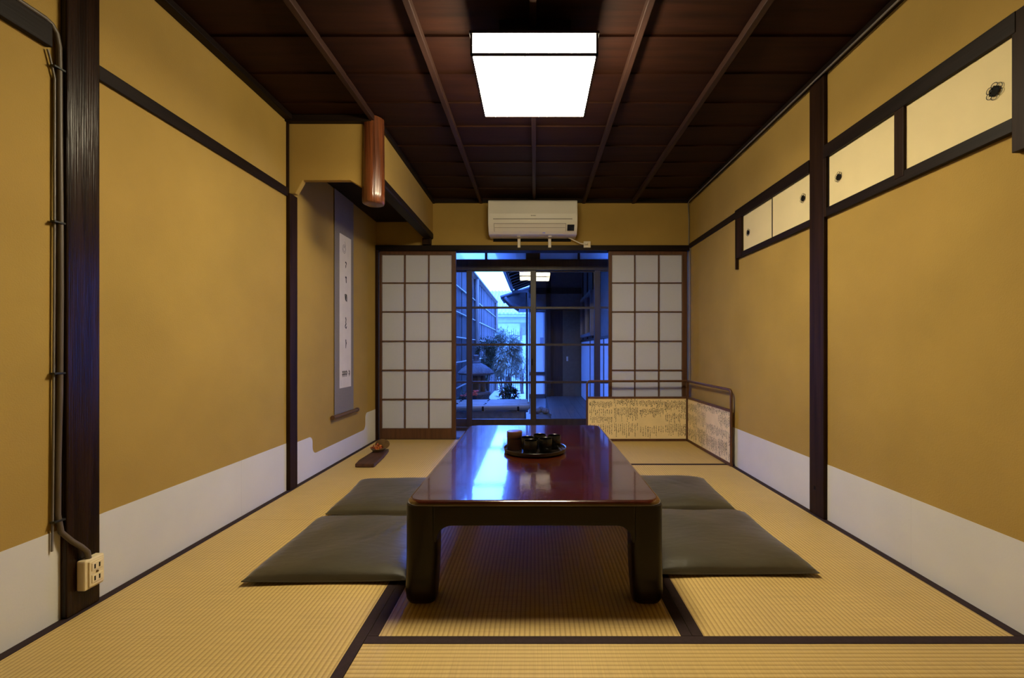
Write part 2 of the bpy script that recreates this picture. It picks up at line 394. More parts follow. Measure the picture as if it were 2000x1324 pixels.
cupboard('far wall cupboard beside the post, above the folding screen', 2.283, 3.125, 1.468, 1.502, 1.742, 1.808,
         [(2.283, 2.660, .010, 2.348, 1.634, .027), (2.655, 3.035, .008, 2.952, 1.611, .026)], [(3.03, 3.125, 1.47), (3.112, 3.126, 1.395)])
cupboard('near wall cupboard with large cream panels at upper right', 1.30, 2.168, 1.478, 1.521, 1.765, 1.828,
         [(1.30, 1.705, .010, 1.369, 1.632, .028), (1.735, 2.152, .008, 2.073, 1.640, .026)], [(1.697, 1.742, 1.50), (2.150, 2.168, 1.48), (1.275, 1.312, 1.415)])

# ------------------------------------------------------------------ paper sliding doors
def shoji(n, x0, x1, cols, label):
    s = 211.15
    root = struct(empty('door_%d' % n, ((x0 + x1) / 2, 4.12, .002)), label)
    X = lambda q: (q - VX) / s
    Z = lambda q: H - (q - VY) / s
    a, b = 4.112, 4.142
    gx0, gx1 = X(cols[0]), X(cols[-1]); zt, zb = Z(497), Z(837)
    box('stile', shojiwood, root, x0, gx0, a, b, .002, 1.742, bevel=.002); box('stile', shojiwood, root, gx1, x1, a, b, .002, 1.742, bevel=.002)
    box('top_rail', shojiwood, root, gx0, gx1, a, b, zt, 1.742); box('bottom_rail', shojiwood, root, gx0, gx1, a, b, .002, zb)
    rows = [497, 552, 608.5, 666, 723, 780, 837]
    for c in cols[1:-1]: box('muntin', shojiwood, root, X(c) - .005, X(c) + .005, a + .004, b - .01, zb, zt)
    for r in rows[1:-1]: box('muntin', shojiwood, root, gx0, gx1, a + .006, b - .01, Z(r) - .005, Z(r) + .005)
    for c0, c1 in zip(cols, cols[1:]):
        for r0, r1 in zip(rows, rows[1:]):
            MB().box(X(c0), X(c1), b - .010, b - .0095, Z(r1), Z(r0)).build('paper_pane', shojipaper, root)
    return root
d1 = shoji(1, -1.444, -.734, [745, 790, 837, 882], 'white paper sliding door by the alcove')
box('finger_pull', brass, d1, -.756, -.744, 4.108, 4.114, .59, .66, bevel=.002)
shoji(2, .682, 1.411, [1195.5, 1240.5, 1287.5, 1333], 'white paper sliding door behind the folding screen')

# ------------------------------------------------------------------ narrow veranda strip and glass doors
GY = 4.60
struct(box('floor_veranda', deckm, None, -1.55, 1.55, 4.2, 4.72, -.06, -.005))
struct(box('ceiling_veranda', corrwood, None, -1.55, 1.55, 4.2, 4.75, 2.12, 2.2))
struct(box('wall_veranda_left', ochre, None, -1.6, -1.5, 4.2, 4.75, -.4, 2.4)); struct(box('wall_veranda_right', ochre, None, 1.5, 1.6, 4.2, 4.75, -.4, 2.4))
struct(box('wall_outer', corrdark, None, -1.7, 1.7, 4.66, 4.76, 2.10, 3.0))
trim(doorwood, 'dark header above the glass doors', -1.5, 1.5, GY - .02, GY + .08, 1.650, 1.762)
trim(doorwood, 'sill under the glass doors', -1.5, 1.5, GY - .03, GY + .1, -.06, .03)
SX = [-1.347, -.684, -.018, .647, 1.31]
for i in range(4):
    a = GY + (.034 if i in (0, 2) else 0); b = a + .030
    x0, x1 = SX[i] - .027, SX[i + 1] + .027
    root = struct(empty('door_%d' % (i + 3), ((x0 + x1) / 2, a, .03)), ['leftmost glass door', 'glass door facing the garden', 'glass door facing the corridor', 'rightmost glass door'][i])
    box('stile', doorwood, root, x0, x0 + .056, a, b, .03, 1.65, bevel=.002); box('stile', doorwood, root, x1 - .056, x1, a, b, .03, 1.65, bevel=.002)
    zs = [.106, .488, .880, 1.265, 1.640]
    box('bottom_rail', doorwood, root, x0 + .056, x1 - .056, a, b, .03, .106); box('top_rail', doorwood, root, x0 + .056, x1 - .056, a, b, 1.64, 1.65)
    for z in zs[1:-1]: box('muntin', doorwood, root, x0 + .056, x1 - .056, a + .002, b - .002, z - .011, z + .011)
    for z0, z1 in zip(zs, zs[1:]):
        MB().add([(x0 + .05, a + .015, z0), (x1 - .05, a + .015, z0), (x1 - .05, a + .015, z1), (x0 + .05, a + .015, z1)], [(0, 1, 2, 3)]).build('glass_pane', glass, root)
    if i in (1, 2):
        xx = SX[2] - .012 if i == 1 else SX[2] + .012
        box('finger_pull', slotm, root, xx - .006, xx + .006, a - .001, a + .003, .665, .735)
for k, (x0, x1, xm) in enumerate(((-1.5, -.095, -.51), (.05, 1.5, .456))):
    root = struct(empty('window_%d' % (k + 1), ((x0 + x1) / 2, GY + .03, 1.762)), 'frosted transom above the glass doors')
    xs = [x0] + ([-1.05] if k == 0 else []) + [xm] + ([.98] if k else []) + [x1]
    for q in xs[1:-1]: box('muntin', doorwood, root, q - .012, q + .012, GY + .02, GY + .05, 1.762, 2.10)
    for q0, q1 in zip(xs, xs[1:]):
        MB().box(q0, q1, GY + .034, GY + .037, 1.762, 2.12).build('frosted_pane', frosted, root)
trim(doorwood, 'dark post between the transom panes', -.095, .05, GY, GY + .06, 1.76, 2.12)

# ------------------------------------------------------------------ ceiling lamp
lx0, lx1, ly0, ly1, lz0, lz1 = -.253, .247, 1.734, 2.205, 1.985, 2.068
lamp = tag(empty('ceiling_lamp', (-.003, 1.97, 2.2)), 'square glowing paper lamp with thin dark frame under the ceiling', 'lamp')
box('mount', lacq_black, lamp, -.15, .15, 1.85, 2.1, 2.076, ZC - .002)
box('top_board', lacq_black, lamp, lx0 - .004, lx1 + .004, ly0 - .004, ly1 + .004, lz1, lz1 + .010)
i_ = .004
MB().box(lx0 + i_, lx1 - i_, ly0 + i_, ly1 - i_, lz0 + .003, lz0 + .005).build('bottom_shade', lampglow, lamp)
for d in ((lx0 + i_, lx1 - i_, ly0 + .003, ly0 + .005), (lx0 + i_, lx1 - i_, ly1 - .005, ly1 - .003), (lx0 + .003, lx0 + .005, ly0 + i_, ly1 - i_), (lx1 - .005, lx1 - .003, ly0 + i_, ly1 - i_)):
    MB().box(*d, lz0 + .006, lz1 - .001).build('side_shade', lampglow, lamp)
fb = .0085
for d in ((lx0, lx1, ly0, ly0 + fb), (lx0, lx1, ly1 - fb, ly1), (lx0, lx0 + fb, ly0, ly1), (lx1 - fb, lx1, ly0, ly1)):
    box('frame_bar', cbatten, lamp, *d, lz0, lz0 + fb)
for d in ((lx0, lx0 + fb, ly0, ly0 + fb), (lx1 - fb, lx1, ly0, ly0 + fb), (lx0, lx0 + fb, ly1 - fb, ly1), (lx1 - fb, lx1, ly1 - fb, ly1)):
    box('frame_bar', cbatten, lamp, *d, lz0, lz1)
box('paper_seam', cbatten, lamp, .183, .1845, ly0 + .001, ly0 + .003, lz0 + fb, lz1)
MB().prism([(.10, ly1 - fb), (.1015, ly1 - fb), (.135, ly1 - .075), (.1335, ly1 - .075)], 'z', lz0 + .001, lz0 + .003).build('paper_seam', cbatten, lamp)

# ------------------------------------------------------------------ low table
tb = tag(empty('low_table', (0, 2.165, .0017)), 'low red brown lacquered table with thick rounded legs between floor cushions', 'table')
TX0, TX1, TY0, TY1, TZ = -.423, .418, 1.440, 2.885, .343
def rrect(x0, x1, y0, y1, r, z, n=6):
    return [(x, y, z) for x, y in arc(x0 + r, y0 + r, r, 180, 270, n) + arc(x1 - r, y0 + r, r, 270, 360, n) + arc(x1 - r, y1 - r, r, 0, 90, n) + arc(x0 + r, y1 - r, r, 90, 180, n)]
def rr(ins, z, r=.045): return rrect(TX0 + ins, TX1 - ins, TY0 + ins, TY1 - ins, r, z)
MB().loft([rr(.0, TZ - .016), rr(0, TZ - .010), rr(.002, TZ - .005), rr(.006, TZ - .0015), rr(.012, TZ), rr(.016, TZ), rr(.022, TZ)]).build('tabletop', lacquer, tb, smooth=50)
AP = .262
lw = .102
for yy in (TY0 + .0015, TY1 - .0415):
    x0, x1 = TX0 + lw - .01, TX1 - lw + .01
    p = [(x0, TZ - .0155), (x0, AP - .055)] + [(x0 + .01, AP - .055)] + arc(x0 + .01 + .05, AP - .05, .05, 180, 90, 8)[1:] + arc(x1 - .06, AP - .05, .05, 90, 0, 8)[:-1] + [(x1 - .01, AP - .055), (x1, AP - .055), (x1, TZ - .0155)]
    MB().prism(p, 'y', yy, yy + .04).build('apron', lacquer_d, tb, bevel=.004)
for xx in (TX0 + .0015, TX1 - .0415):
    y0, y1 = TY0 + lw - .01, TY1 - lw + .01
    p = [(y0, TZ - .0155), (y0, AP - .055)] + [(y0 + .01, AP - .055)] + arc(y0 + .06, AP - .05, .05, 180, 90, 8)[1:] + arc(y1 - .06, AP - .05, .05, 90, 0, 8)[:-1] + [(y1 - .01, AP - .055), (y1, AP - .055), (y1, TZ - .0155)]
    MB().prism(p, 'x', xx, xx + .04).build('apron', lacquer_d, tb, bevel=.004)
for sx in (0, 1):
    for sy in (0, 1):
        rings = []
        for z, o_, wd in ((.003, -.018, .074), (.008, -.006, .088), (.022, 0, .095), (.05, .003, .100), (.10, .001, .101), (.16, 0, .102), (.24, 0, .102), (TZ - .0155, 0, .102)):
            # o_ : how far the outer face bulges out, wd : width
            xo = TX0 - o_ if sx == 0 else TX1 + o_ - wd
            yo = TY0 - o_ if sy == 0 else TY1 + o_ - wd
            rings.append(rrect(xo, xo + wd, yo, yo + wd, .026, z, 5))
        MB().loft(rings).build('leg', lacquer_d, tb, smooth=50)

# tray, caddy, cups
TT = TZ + .0006
tray = tag(empty('serving_tray', (0, 2.145, TT)), 'round black lacquer tray on the table carrying cups', 'tray')
MB().lathe([(.120, 0), (.140, .0), (.148, .006), (.1505, .020), (.1490, .0215), (.1465, .0205), (.1440, .008), (.138, .0055), (.05, .0055)], (0, 2.145, TT), 56).build('tray_plate', traymat, tray, smooth=35)
caddy = tag(empty('tea_caddy', (-.1, 2.165, TT + .006)), 'brown cylindrical tea caddy at the left of the tray', 'tea caddy')
MB().lathe([(.034, 0), (.0365, .002), (.0365, .056), (.0355, .057)], (-.1, 2.165, TT + .006), 32).build('body', caddym, caddy, smooth=40)
MB().lathe([(.0372, .057), (.0376, .058), (.0376, .083), (.0368, .0865), (.034, .0878), (.015, .088)], (-.1, 2.165, TT + .006), 32).build('lid', caddylid, caddy, smooth=40)
cups = [(-.0196, 2.053, 'black tea cup standing frontmost on the tray'), (-.0363, 2.127, 'black tea cup close beside the brown tea caddy'),
        (.0227, 2.192, 'black tea cup at the back of the tray'), (.0485, 2.095, 'black tea cup front right on the tray'), (.0938, 2.173, 'black tea cup at the right end of the tray')]
cm = MB().lathe([(.018, 0), (.020, 0), (.0205, .004), (.028, .009), (.0315, .022), (.0325, .045), (.0318, .064), (.0310, .0655), (.0300, .0645), (.0303, .045), (.029, .022), (.020, .011), (.004, .010)], (0, 0, 0), 32).mesh('tea_cup', blacktea, 35)
for x, yy, lb in cups:
    o = obj('tea_cup', cm); o.location = (x, yy, TT + .006); o.rotation_euler = (0, 0, R.uniform(0, 6)); tag(o, lb, 'cup', 'black tea cups on the tray')

# ------------------------------------------------------------------ floor cushions
def cushion(label, corners, crease, seed, knot=None):
    rr_ = random.Random(seed); n = 44
    c = [Vector((*p, 0)) for p in corners]                 # near-left, near-right, far-right, far-left
    cen = sum(c, Vector()) / 4; c = [q - cen for q in c]
    waves = [(rr_.uniform(3, 9), rr_.uniform(-5, 5), rr_.uniform(0, 6), rr_.uniform(.0006, .0014)) for _ in range(7)]
    def P(u, v, top):
        a, b = (u + 1) / 2, (v + 1) / 2
        q = c[0].lerp(c[1], a).lerp(c[3].lerp(c[2], a), b)
        q = q * (1 - .035 * ((1 - u * u) * v ** 8 + (1 - v * v) * u ** 8))
        e = max(0, (1 - abs(u) ** 4)) * max(0, (1 - abs(v) ** 4))
        h = e ** .42
        edge = .010 + .008 * (u * u * v * v)
        if top:
            z = edge + .052 * h
            z += h * sum(A * math.sin(kx * u + ky * v + ph) for kx, ky, ph, A in waves)
            for (cu, cv, ang, ln, dep) in crease:
                du, dv = u - cu, v - cv; s_ = du * math.cos(ang) + dv * math.sin(ang); t_ = -du * math.sin(ang) + dv * math.cos(ang)
                z += dep * h * math.exp(-(t_ / .035) ** 2 - (s_ / ln) ** 2)
            nearedge = max(0, abs(u), abs(v)) ** 14
            z += .0016 * nearedge * 1.6 * (math.sin(40 * u) + math.sin(37 * v + 1)) * h
        else: z = max(.0022, edge - .010 * h ** .5)
        return (q.x, q.y, z)
    m = MB(); us = [math.sin(math.pi / 2 * (-1 + 2 * i / n)) * .6 + .4 * (-1 + 2 * i / n) for i in range(n + 1)]
    vs = [P(u, v, True) for v in us for u in us] + [P(u, v, False) for v in us for u in us]
    K = (n + 1) ** 2; fs = []
    for j in range(n):
        for i in range(n):
            a = j * (n + 1) + i; fs.append((a, a + 1, a + n + 2, a + n + 1)); fs.append((K + a, K + a + n + 1, K + a + n + 2, K + a + 1))
    ring = [i for i in range(n)] + [(j + 1) * (n + 1) - 1 for j in range(n)] + [n * (n + 1) + i for i in range(n, 0, -1)] + [j * (n + 1) for j in range(n, 0, -1)]
    for a, b in zip(ring, ring[1:] + ring[:1]): fs.append((a, K + a, K + b, b))
    m.add(vs, fs)
    o = m.build('floor_cushion', silk, None, smooth=60); o.location = cen
    tag(o, label, 'cushion', 'dark silk floor cushions around the table')
    sp = [Vector(vs[i]) for i in ring] + [Vector(vs[ring[0]])]
    sp = [Vector((p.x, p.y, p.z - .0005)) for p in sp]
    MB().tube(sp, .0022, 5).build('seam_piping', silk, o, world=False)
    if knot: MB().lathe([(.001, 0), (.006, .003), (.006, .008), (.001, .011)], (c[knot].x, c[knot].y, .008), 8).build('corner_knot', slotm, o, world=False)
    return o
cushion('crumpled dark silk cushion nearest on the left of the table', [(-1.035, 1.565), (-.45, 1.575), (-.46, 2.145), (-1.05, 2.150)],
        [(.25 + .12 * k, -.1 + .13 * k, .75 + .3 * (k % 3), .22, (-.007, .005)[k % 2]) for k in range(7)], 3)
cushion('dark silk cushion left of the table, nearer the alcove', [(-1.04, 2.205), (-.46, 2.20), (-.49, 2.775), (-1.085, 2.755)],
        [(.3 + .1 * k, .1 * k - .1, 1.0, .35, (-.006, .004)[k % 2]) for k in range(4)], 5)
cushion('dark silk cushion nearest on the right of the table', [(.44, 1.62), (1.04, 1.625), (1.045, 2.225), (.45, 2.235)], [(.7, .3, .9, .3, -.003)], 8)
cushion('dark silk cushion right of the table, nearer the folding screen', [(.45, 2.262), (1.022, 2.262), (1.062, 2.80), (.47, 2.83)],
        [(.2, 0, -.8, .3, -.003), (.35, .2, -.8, .3, -.003)], 9, knot=2)

# ------------------------------------------------------------------ hanging scroll on the alcove wall
X0 = XL + .006
sy0, sy1 = 3.235, 3.572
sc = tag(empty('hanging_scroll', (X0, 3.4, .33)), 'tall narrow calligraphy scroll hanging on the alcove wall', 'scroll')
box('mounting', mount_grey, sc, X0, X0 + .0015, sy0, sy1, .35, 2.008)
py0, py1 = 3.315, 3.522
box('paper', scrollpaper, sc, X0 + .0015, X0 + .0022, py0, py1, .545, 1.70)
for z in (.545, 1.70):
    box('border_strip', scrollpaper, sc, X0 + .0015, X0 + .0024, py0, py1, z - .004, z + .004)
MB().tube([(X0 + .012, sy0 - .035, .342), (X0 + .012, sy1 + .035, .342)], .014, 14).build('roller', rollerm, sc, smooth=40)
for yy in (sy0 - .045, sy1 + .045):
    MB().tube([(X0 + .012, yy - .012, .342), (X0 + .012, yy + .012, .342)], .017, 12).build('roller_knob', rollerm, sc, smooth=40)
xk = X0 + .0024
def stroke(m, pts, wd, x=xk):
    for (a, b), (c, d), k in zip(pts, pts[1:], range(9)):
        dx, dy = c - a, d - b; l = math.hypot(dx, dy) or 1; nx, ny = -dy / l * wd, dx / l * wd
        e = .55 + .45 * (k == 0)
        m.add([(x, a + nx, b + ny), (x, c + nx * e, d + ny * e), (x, c - nx * e, d - ny * e), (x, a - nx, b - ny)], [(0, 1, 2, 3)])
cy = 3.425
m = MB()
glyphs = {1.485: [[(-.012, .025), (.012, .02), (.002, -.005), (-.004, -.035)]],
          1.372: [[(-.012, .02), (.014, .025), (.0, .0)], [(.004, .02), (.008, -.035)]],
          1.235: [[(-.018, .03), (-.006, -.03)], [(0, .035), (.004, -.04), (.014, -.03)], [(.014, .03), (.018, .0), (.024, -.045)]],
          1.035: [[(-.004, .06), (.006, .03), (-.004, .012), (.008, -.01)], [(.008, .0), (-.014, -.035), (.004, -.055), (.018, -.03)]],
          .875: [[(.0, .045), (.004, .0), (-.002, -.045)], [(.004, .012), (.014, .004)]]}
for z, ss in glyphs.items():
    m = MB()
    for s_ in ss: stroke(m, [(cy + a * .9, z + b * .75) for a, b in s_], .0062)
    m.build('brush_character', ink, sc)['kind'] = 'stuff'
for a in (-.062, -.04, -.017, .006, .056):
    m = MB(); stroke(m, [(cy + a, .668), (cy + a + .014, .655), (cy + a + .004, .622)], .006); stroke(m, [(cy + a - .004, .645), (cy + a + .012, .632)], .004)
    m.build('brush_character', ink, sc)['kind'] = 'stuff'
m = MB()
for r in (.030, .018):
    pts = [(cy - .03 + r * math.cos(q), 1.60 + r * 1.1 * math.sin(q)) for q in [2 * math.pi * i / 8 for i in range(9)]]
    stroke(m, pts[:5], .003); stroke(m, pts[4:], .003)
stroke(m, [(cy - .02, 1.66), (cy - .005, 1.63), (cy - .03, 1.61)], .003)
stroke(m, [(cy - .085, .60), (cy - .085, .555)], .0015)
m.build('seal_mark', seal, sc)['kind'] = 'stuff'

# ------------------------------------------------------------------ display board with flower dish
bz = .0018
fb_ = MB().prism([(-1.268, 3.125), (-1.132, 3.125), (-1.155, 3.40), (-1.183, 3.595), (-1.286, 3.598), (-1.285, 3.40), (-1.288, 3.25)], 'z', bz, bz + .026).build('display_board', slabwood, None, bevel=.006)
tag(fb_, 'dark weathered wooden slab lying on the tatami in the alcove', 'board')
fd = tag(empty('flower_dish', (-1.235, 3.50, bz + .0265)), 'small brown dish of dried orange red petals on the slab', 'dish')
MB().lathe([(.018, 0), (.026, .001), (.044, .010), (.058, .024), (.0575, .0265), (.043, .014), (.020, .006), (.004, .005)], (-1.235, 3.50, bz + .0265), 28).build('dish_bowl', dish, fd, smooth=40)
fl = MB(); n = 12
for k in range(n):                                        # a cupped back leaf
    pass
lv = [[(-1.215 + .056 * math.cos(a) * (1 - .10 * t), 3.535 + .030 * math.cos(a) * .2 + .02 * t, bz + .076 + .040 * math.sin(a) + .006 * t) for a in [2 * math.pi * i / 18 for i in range(18)]] for t in (0, .18)]
MB().loft(lv).build('curled_leaf', dish, fd, smooth=50)
for k in range(34):
    a, r = R.uniform(0, 6.28), R.uniform(0, .040)
    c = Vector((-1.242 + r * math.cos(a), 3.495 + .8 * r * math.sin(a), bz + .048 + R.uniform(0, .036) * (1 - r / .055)))
    m = MB(); d = Vector((R.uniform(-1, 1), R.uniform(-1, 1), R.uniform(.0, 1))).normalized(); s_ = d.cross(Vector((R.random(), R.random(), .3))).normalized(); u = d.cross(s_)
    l, wd = R.uniform(.018, .028), R.uniform(.008, .012)
    m.add([c, c + d * l * .5 + s_ * wd + u * .004, c + d * l, c + d * l * .5 - s_ * wd + u * .004, c + d * l * .5 + u * -.003], [(0, 1, 4), (1, 2, 4), (2, 3, 4), (3, 0, 4), (0, 3, 2, 1)])
    m.build('petal', petal_o if k % 3 == 0 else petal_r, fd)

# ------------------------------------------------------------------ folding screen
fs_ = tag(empty('folding_screen', (1.38, 4.02, .0018)), 'low two leaf folding screen papered with old handwritten letters', 'screen')
def leaf(p0, p1, rounded_end):
    """leaf from p0 to p1 (p1 = outer end)"""
    p0, p1 = Vector((*p0, 0)), Vector((*p1, 0)); L_ = (p1 - p0).length; d = (p1 - p0) / L_; nrm = Vector((d.y, -d.x, 0))
    if nrm.y > .3 or nrm.x > .3: nrm = -nrm                # face the room
    def W(s_, z, t): q = p0 + d * s_ + nrm * t; return (q.x, q.y, z)
    def bar(par, nm, s0, s1, z0, z1, t0, t1, mat_):
        vs = [W(s0, z0, t0), W(s1, z0, t0), W(s1, z0, t1), W(s0, z0, t1), W(s0, z1, t0), W(s1, z1, t0), W(s1, z1, t1), W(s0, z1, t1)]
        return MB().add(vs, [(0, 3, 2, 1), (4, 5, 6, 7), (0, 1, 5, 4), (1, 2, 6, 5), (2, 3, 7, 6), (3, 0, 4, 7)]).build(nm, mat_, par)
    z0, HT, PT = .002, .553, .388; fw = .018
    lf = bar(fs_, 'panel', fw, L_ - fw, z0 + .02, PT, .005, .011, screenpaper)
    bar(fs_, 'frame_bar', 0, L_, z0, z0 + .020, 0, .018, shojiwood)
    bar(fs_, 'frame_bar', fw, L_ - fw, PT, PT + .016, 0, .018, shojiwood)
    bar(fs_, 'frame_bar', 0, fw, z0, HT, 0, .018, shojiwood)
    path = [W(L_ - .009, z0, .009)] + [W(L_ - .009 - .03 + .03 * math.cos(a), HT - .039 + .03 * math.sin(a), .009) for a in [math.pi / 2 * i / 6 for i in range(7)]] + [W(fw, HT - .009, .009)]
    MB().tube(path, .0100, 8).build('bent_rail', shojiwood, fs_, smooth=60)
    # handwriting: pasted letters with columns of brush strokes
    ms = (MB(), MB())
    s_ = fw + .012; Hh = PT - .02
    blocks = []; bx_ = fw
    rw = random.Random(int(L_ * 1000))
    while bx_ < L_ - fw - .02:
        bw = rw.uniform(.13, .24); zz = .024
        while zz < PT - .03:
            bh = rw.uniform(.06, .15); blocks.append((bx_, min(bx_ + bw, L_ - fw - .004), zz, min(zz + bh, PT - .004), rw.random())); zz += bh
        bx_ += bw
    for (a, b, c, e, den) in blocks:
        top = e > PT - .03
        col = a + .008; pitch = rw.uniform(.011, .020) if not top else .011
        if den < .12 and not top: continue
        while col < b - .006:
            zz = e - rw.uniform(.002, .02); zend = c + rw.uniform(0, (e - c) * .5)
            k = 0 if rw.random() < .48 else 1
            while zz > zend:
                for _ in range(rw.choice((1, 2, 2, 3))):
                    an = rw.choice((0, 1.57, 1.57, 1.2, 2.0, .5)) + rw.uniform(-.3, .3); l = rw.uniform(.0020, .0052); wd = rw.uniform(.0008, .0019)
                    ca, cz = col + rw.uniform(-.003, .003), zz + rw.uniform(-.003, .003)
                    dx, dz = math.cos(an) * l, math.sin(an) * l; nx, nz = -math.sin(an) * wd, math.cos(an) * wd
                    ms[k].add([W(ca - dx + nx, cz - dz + nz, .0113), W(ca + dx + nx, cz + dz + nz, .0113), W(ca + dx - nx, cz + dz - nz, .0113), W(ca - dx - nx, cz - dz - nz, .0113)], [(0, 1, 2, 3)])
                zz -= rw.uniform(.006, .010)
            col += pitch * rw.uniform(.85, 1.2)
    for q, mt in zip(ms, (ink, inkfade)):
        h = q.build('handwriting', mt, lf); h['kind'] = 'stuff'
leaf((1.388, 4.040), (.462, 4.030), True)
leaf((1.392, 4.028), (1.405, 3.150), True)

# ------------------------------------------------------------------ air conditioner
ac = tag(empty('air_conditioner', (-.02, 4.1, 1.85)), 'white wall air conditioner above the sliding doors', 'air conditioner')
ax0, ax1 = -.412, .372
bp_ = [(4.104, 2.150), (3.95, 2.150)] + arc(3.925, 2.118, .030, 90, 175, 6) + [(3.888, 2.02), (3.886, 1.975), (3.893, 1.93), (3.935, 1.872)] + arc(3.965, 1.880, .025, 200, 270, 4) + [(4.104, 1.852)]
MB().prism(bp_, 'x', ax0, ax1).build('body', acw, ac, bevel=.012, smooth=35, seg=3)
box('panel_gap_shadow', acg, ac, ax0 + .045, ax1 - .045, 3.8855, 3.90, 1.972, 1.978)  # solid grey strip standing in for the shadow line of the slot
fpl = [(3.8865, 1.985), (3.8835, 2.02), (3.893, 2.105), (3.90, 2.105), (3.89, 1.985)]
MB().prism(fpl, 'x', ax0 + .012, ax1 - .012).build('front_panel', acw, ac, bevel=.003)
flp = [(3.8895, 1.932), (3.9285, 1.876), (3.936, 1.880), (3.897, 1.936)]
MB().prism(flp, 'x', ax0 + .055, ax1 - .105).build('air_flap', acw, ac, bevel=.001)
flp = [(3.8890, 1.936), (3.8905, 1.9325), (3.897, 1.936)]
MB().prism(flp, 'x', ax0 + .05, ax1 - .10).build('flap_gap', acg, ac)
flp = [(3.9075, 1.9050), (3.9090, 1.9028), (3.913, 1.905)]
MB().prism(flp, 'x', ax0 + .055, ax1 - .105).build('flap_gap', acg, ac)
for xx in (ax0 + .05, ax1 - .102):
    MB().prism([(3.890, 1.932), (3.929, 1.876), (3.935, 1.880), (3.897, 1.936)], 'x', xx, xx + .003).build('flap_gap', acg, ac)
dsp = [(3.8912, 1.926), (3.924, 1.880), (3.930, 1.884), (3.899, 1.930)]
MB().prism(dsp, 'x', ax1 - .088, ax1 - .027).build('display_window', acb, ac)
for k in range(8): box('logo_letter', acg, ac, -.036 + k * .0055, -.036 + k * .0055 + .0038, 3.8825, 3.889, 2.000, 2.000 + (.0055 if k % 3 else .0075))
box('sticker', tagblue, ac, .066, .090, 3.936, 3.9395, 1.862, 1.872)
for xx in (-.160, .121):
    box('mounting_strap', plas_w, ac, xx, xx + .026, 4.064, 4.077, 1.765, 1.856, bevel=.002)
    box('mounting_strap', plas_w, ac, xx, xx + .026, 3.99, 4.077, 1.846, 1.853)
box('backing_board', slotm, ac, -.385, .33, 4.092, 4.104, 1.828, 1.86)
pts = [(.30, 4.07, 1.856), (.33, 4.06, 1.842), (.37, 4.055, 1.822), (.41, 4.055, 1.802), (.437, 4.06, 1.797), (.465, 4.058, 1.796)]
MB().tube(pts, .0045, 8).build('power_cord', plas_w, ac, smooth=60)
box('plug', plas_w, ac, .455, .482, 4.046, 4.064, 1.786, 1.806, bevel=.004)
so = tag(empty('wall_socket', (.475, 4.077, 1.80)), 'small ivory socket on the lintel beside the air conditioner', 'socket')
box('cover_plate', plas_w, so, .446, .510, 4.0645, 4.0775, 1.765, 1.822, bevel=.003)
box('socket_face', plas, so, .486, .503, 4.0625, 4.0655, 1.775, 1.812, bevel=.002)

# ------------------------------------------------------------------ pillar socket, cable, ceiling wire
ps = tag(empty('pillar_socket', (XL + .022, 1.43, .08)), 'cream twin socket box low on the left pillar', 'socket')
q0, q1, z0, z1 = 1.398, 1.462, .072, .168
box('back_box', plas, ps, XL + .0222, XL + .050, q0, q1, z0, z1, bevel=.005)
box('face_plate', plas, ps, XL + .0495, XL + .055, q0 + .010, q1 - .006, z0 + .008, z1 - .008, bevel=.002)
for zz in (.096, .134):
    f_ = box('outlet', plas, ps, XL + .054, XL + .0575, q0 + .016, q1 - .012, zz - .006, zz + .020, bevel=.002)
    for yy in (q0 + .025, q1 - .024): box('slot', slotm, f_, XL + .0570, XL + .0580, yy - .0022, yy + .0022, zz, zz + .014)
MB().tube([(XL + .054, (q0 + q1) / 2 + .002, .1215), (XL + .0578, (q0 + q1) / 2 + .002, .1215)], .0035, 10).build('screw', brass, ps)
cab = tag(empty('power_cable', (XL + .012, 1.36, .17)), 'grey brown cable running down the left pillar to the socket', 'cable')
cx = XL + .010
pts = [(XL + .012, .6, 1.822), (XL + .012, 1.15, 1.821), (XL + .012, 1.27, 1.820), (XL + .012, 1.318, 1.8205), (XL + .012, 1.336, 1.815), (XL + .012, 1.350, 1.797), (XL + .011, 1.358, 1.762), (cx, 1.360, 1.70), (cx, 1.361, 1.5), (cx, 1.3635, 1.25), (cx, 1.364, 1.0),
       (cx, 1.362, .7), (cx, 1.357, .5), (cx, 1.356, .33), (cx + .004, 1.362, .275), (cx + .016, 1.383, .238), (cx + .026, 1.402, .212), (cx + .030, 1.416, .190), (cx + .030, 1.420, .167)]
MB().tube(pts, .0075, 10).build('sheath', cablem, cab, smooth=60)
pts2 = [(XL + .0075, y_, z_) for y_, z_ in ((1.330, 1.735), (1.340, 1.70), (1.349, 1.66), (1.349, 1.2), (1.346, .6), (1.343, .28), (1.342, .225))]
MB().tube(pts2, .003, 6).build('thin_lead', wirem, cab, smooth=60)
for zz in (1.69, 1.22, .76, .31): box('cable_clip', clipm, cab, XL + .004, cx + .010, 1.338, 1.3705, zz, zz + .006, bevel=.001)
box('cable_clip', clipm, cab, XL + .001, XL + .022, 1.235, 1.241, 1.812, 1.832)
cw = tag(empty('corner_wire', (XR - .035, 4.07, 1.79)), 'thin grey wire along the right ceiling edge and corner', 'wire')
pts = [(XR - .034, y_, 2.176) for y_ in (-1.5, 1.5, 3.0, 4.0)] + [(XR - .030, 4.060, 2.170), (XR - .020, 4.085, 2.14), (XR - .010, 4.096, 2.05), (XR - .010, 4.097, 1.92), (XR - .010, 4.097, 1.795)]
MB().tube(pts, .0045, 8).build('wire_run', wirem, cw, smooth=60)
pts = [(XR - .008, 4.070, 1.78), (XR - .008, 4.070, 1.0), (XR - .008, 4.070, .55)]
MB().tube(pts, .004, 6).build('wire_drop', wirem, cw, smooth=60)

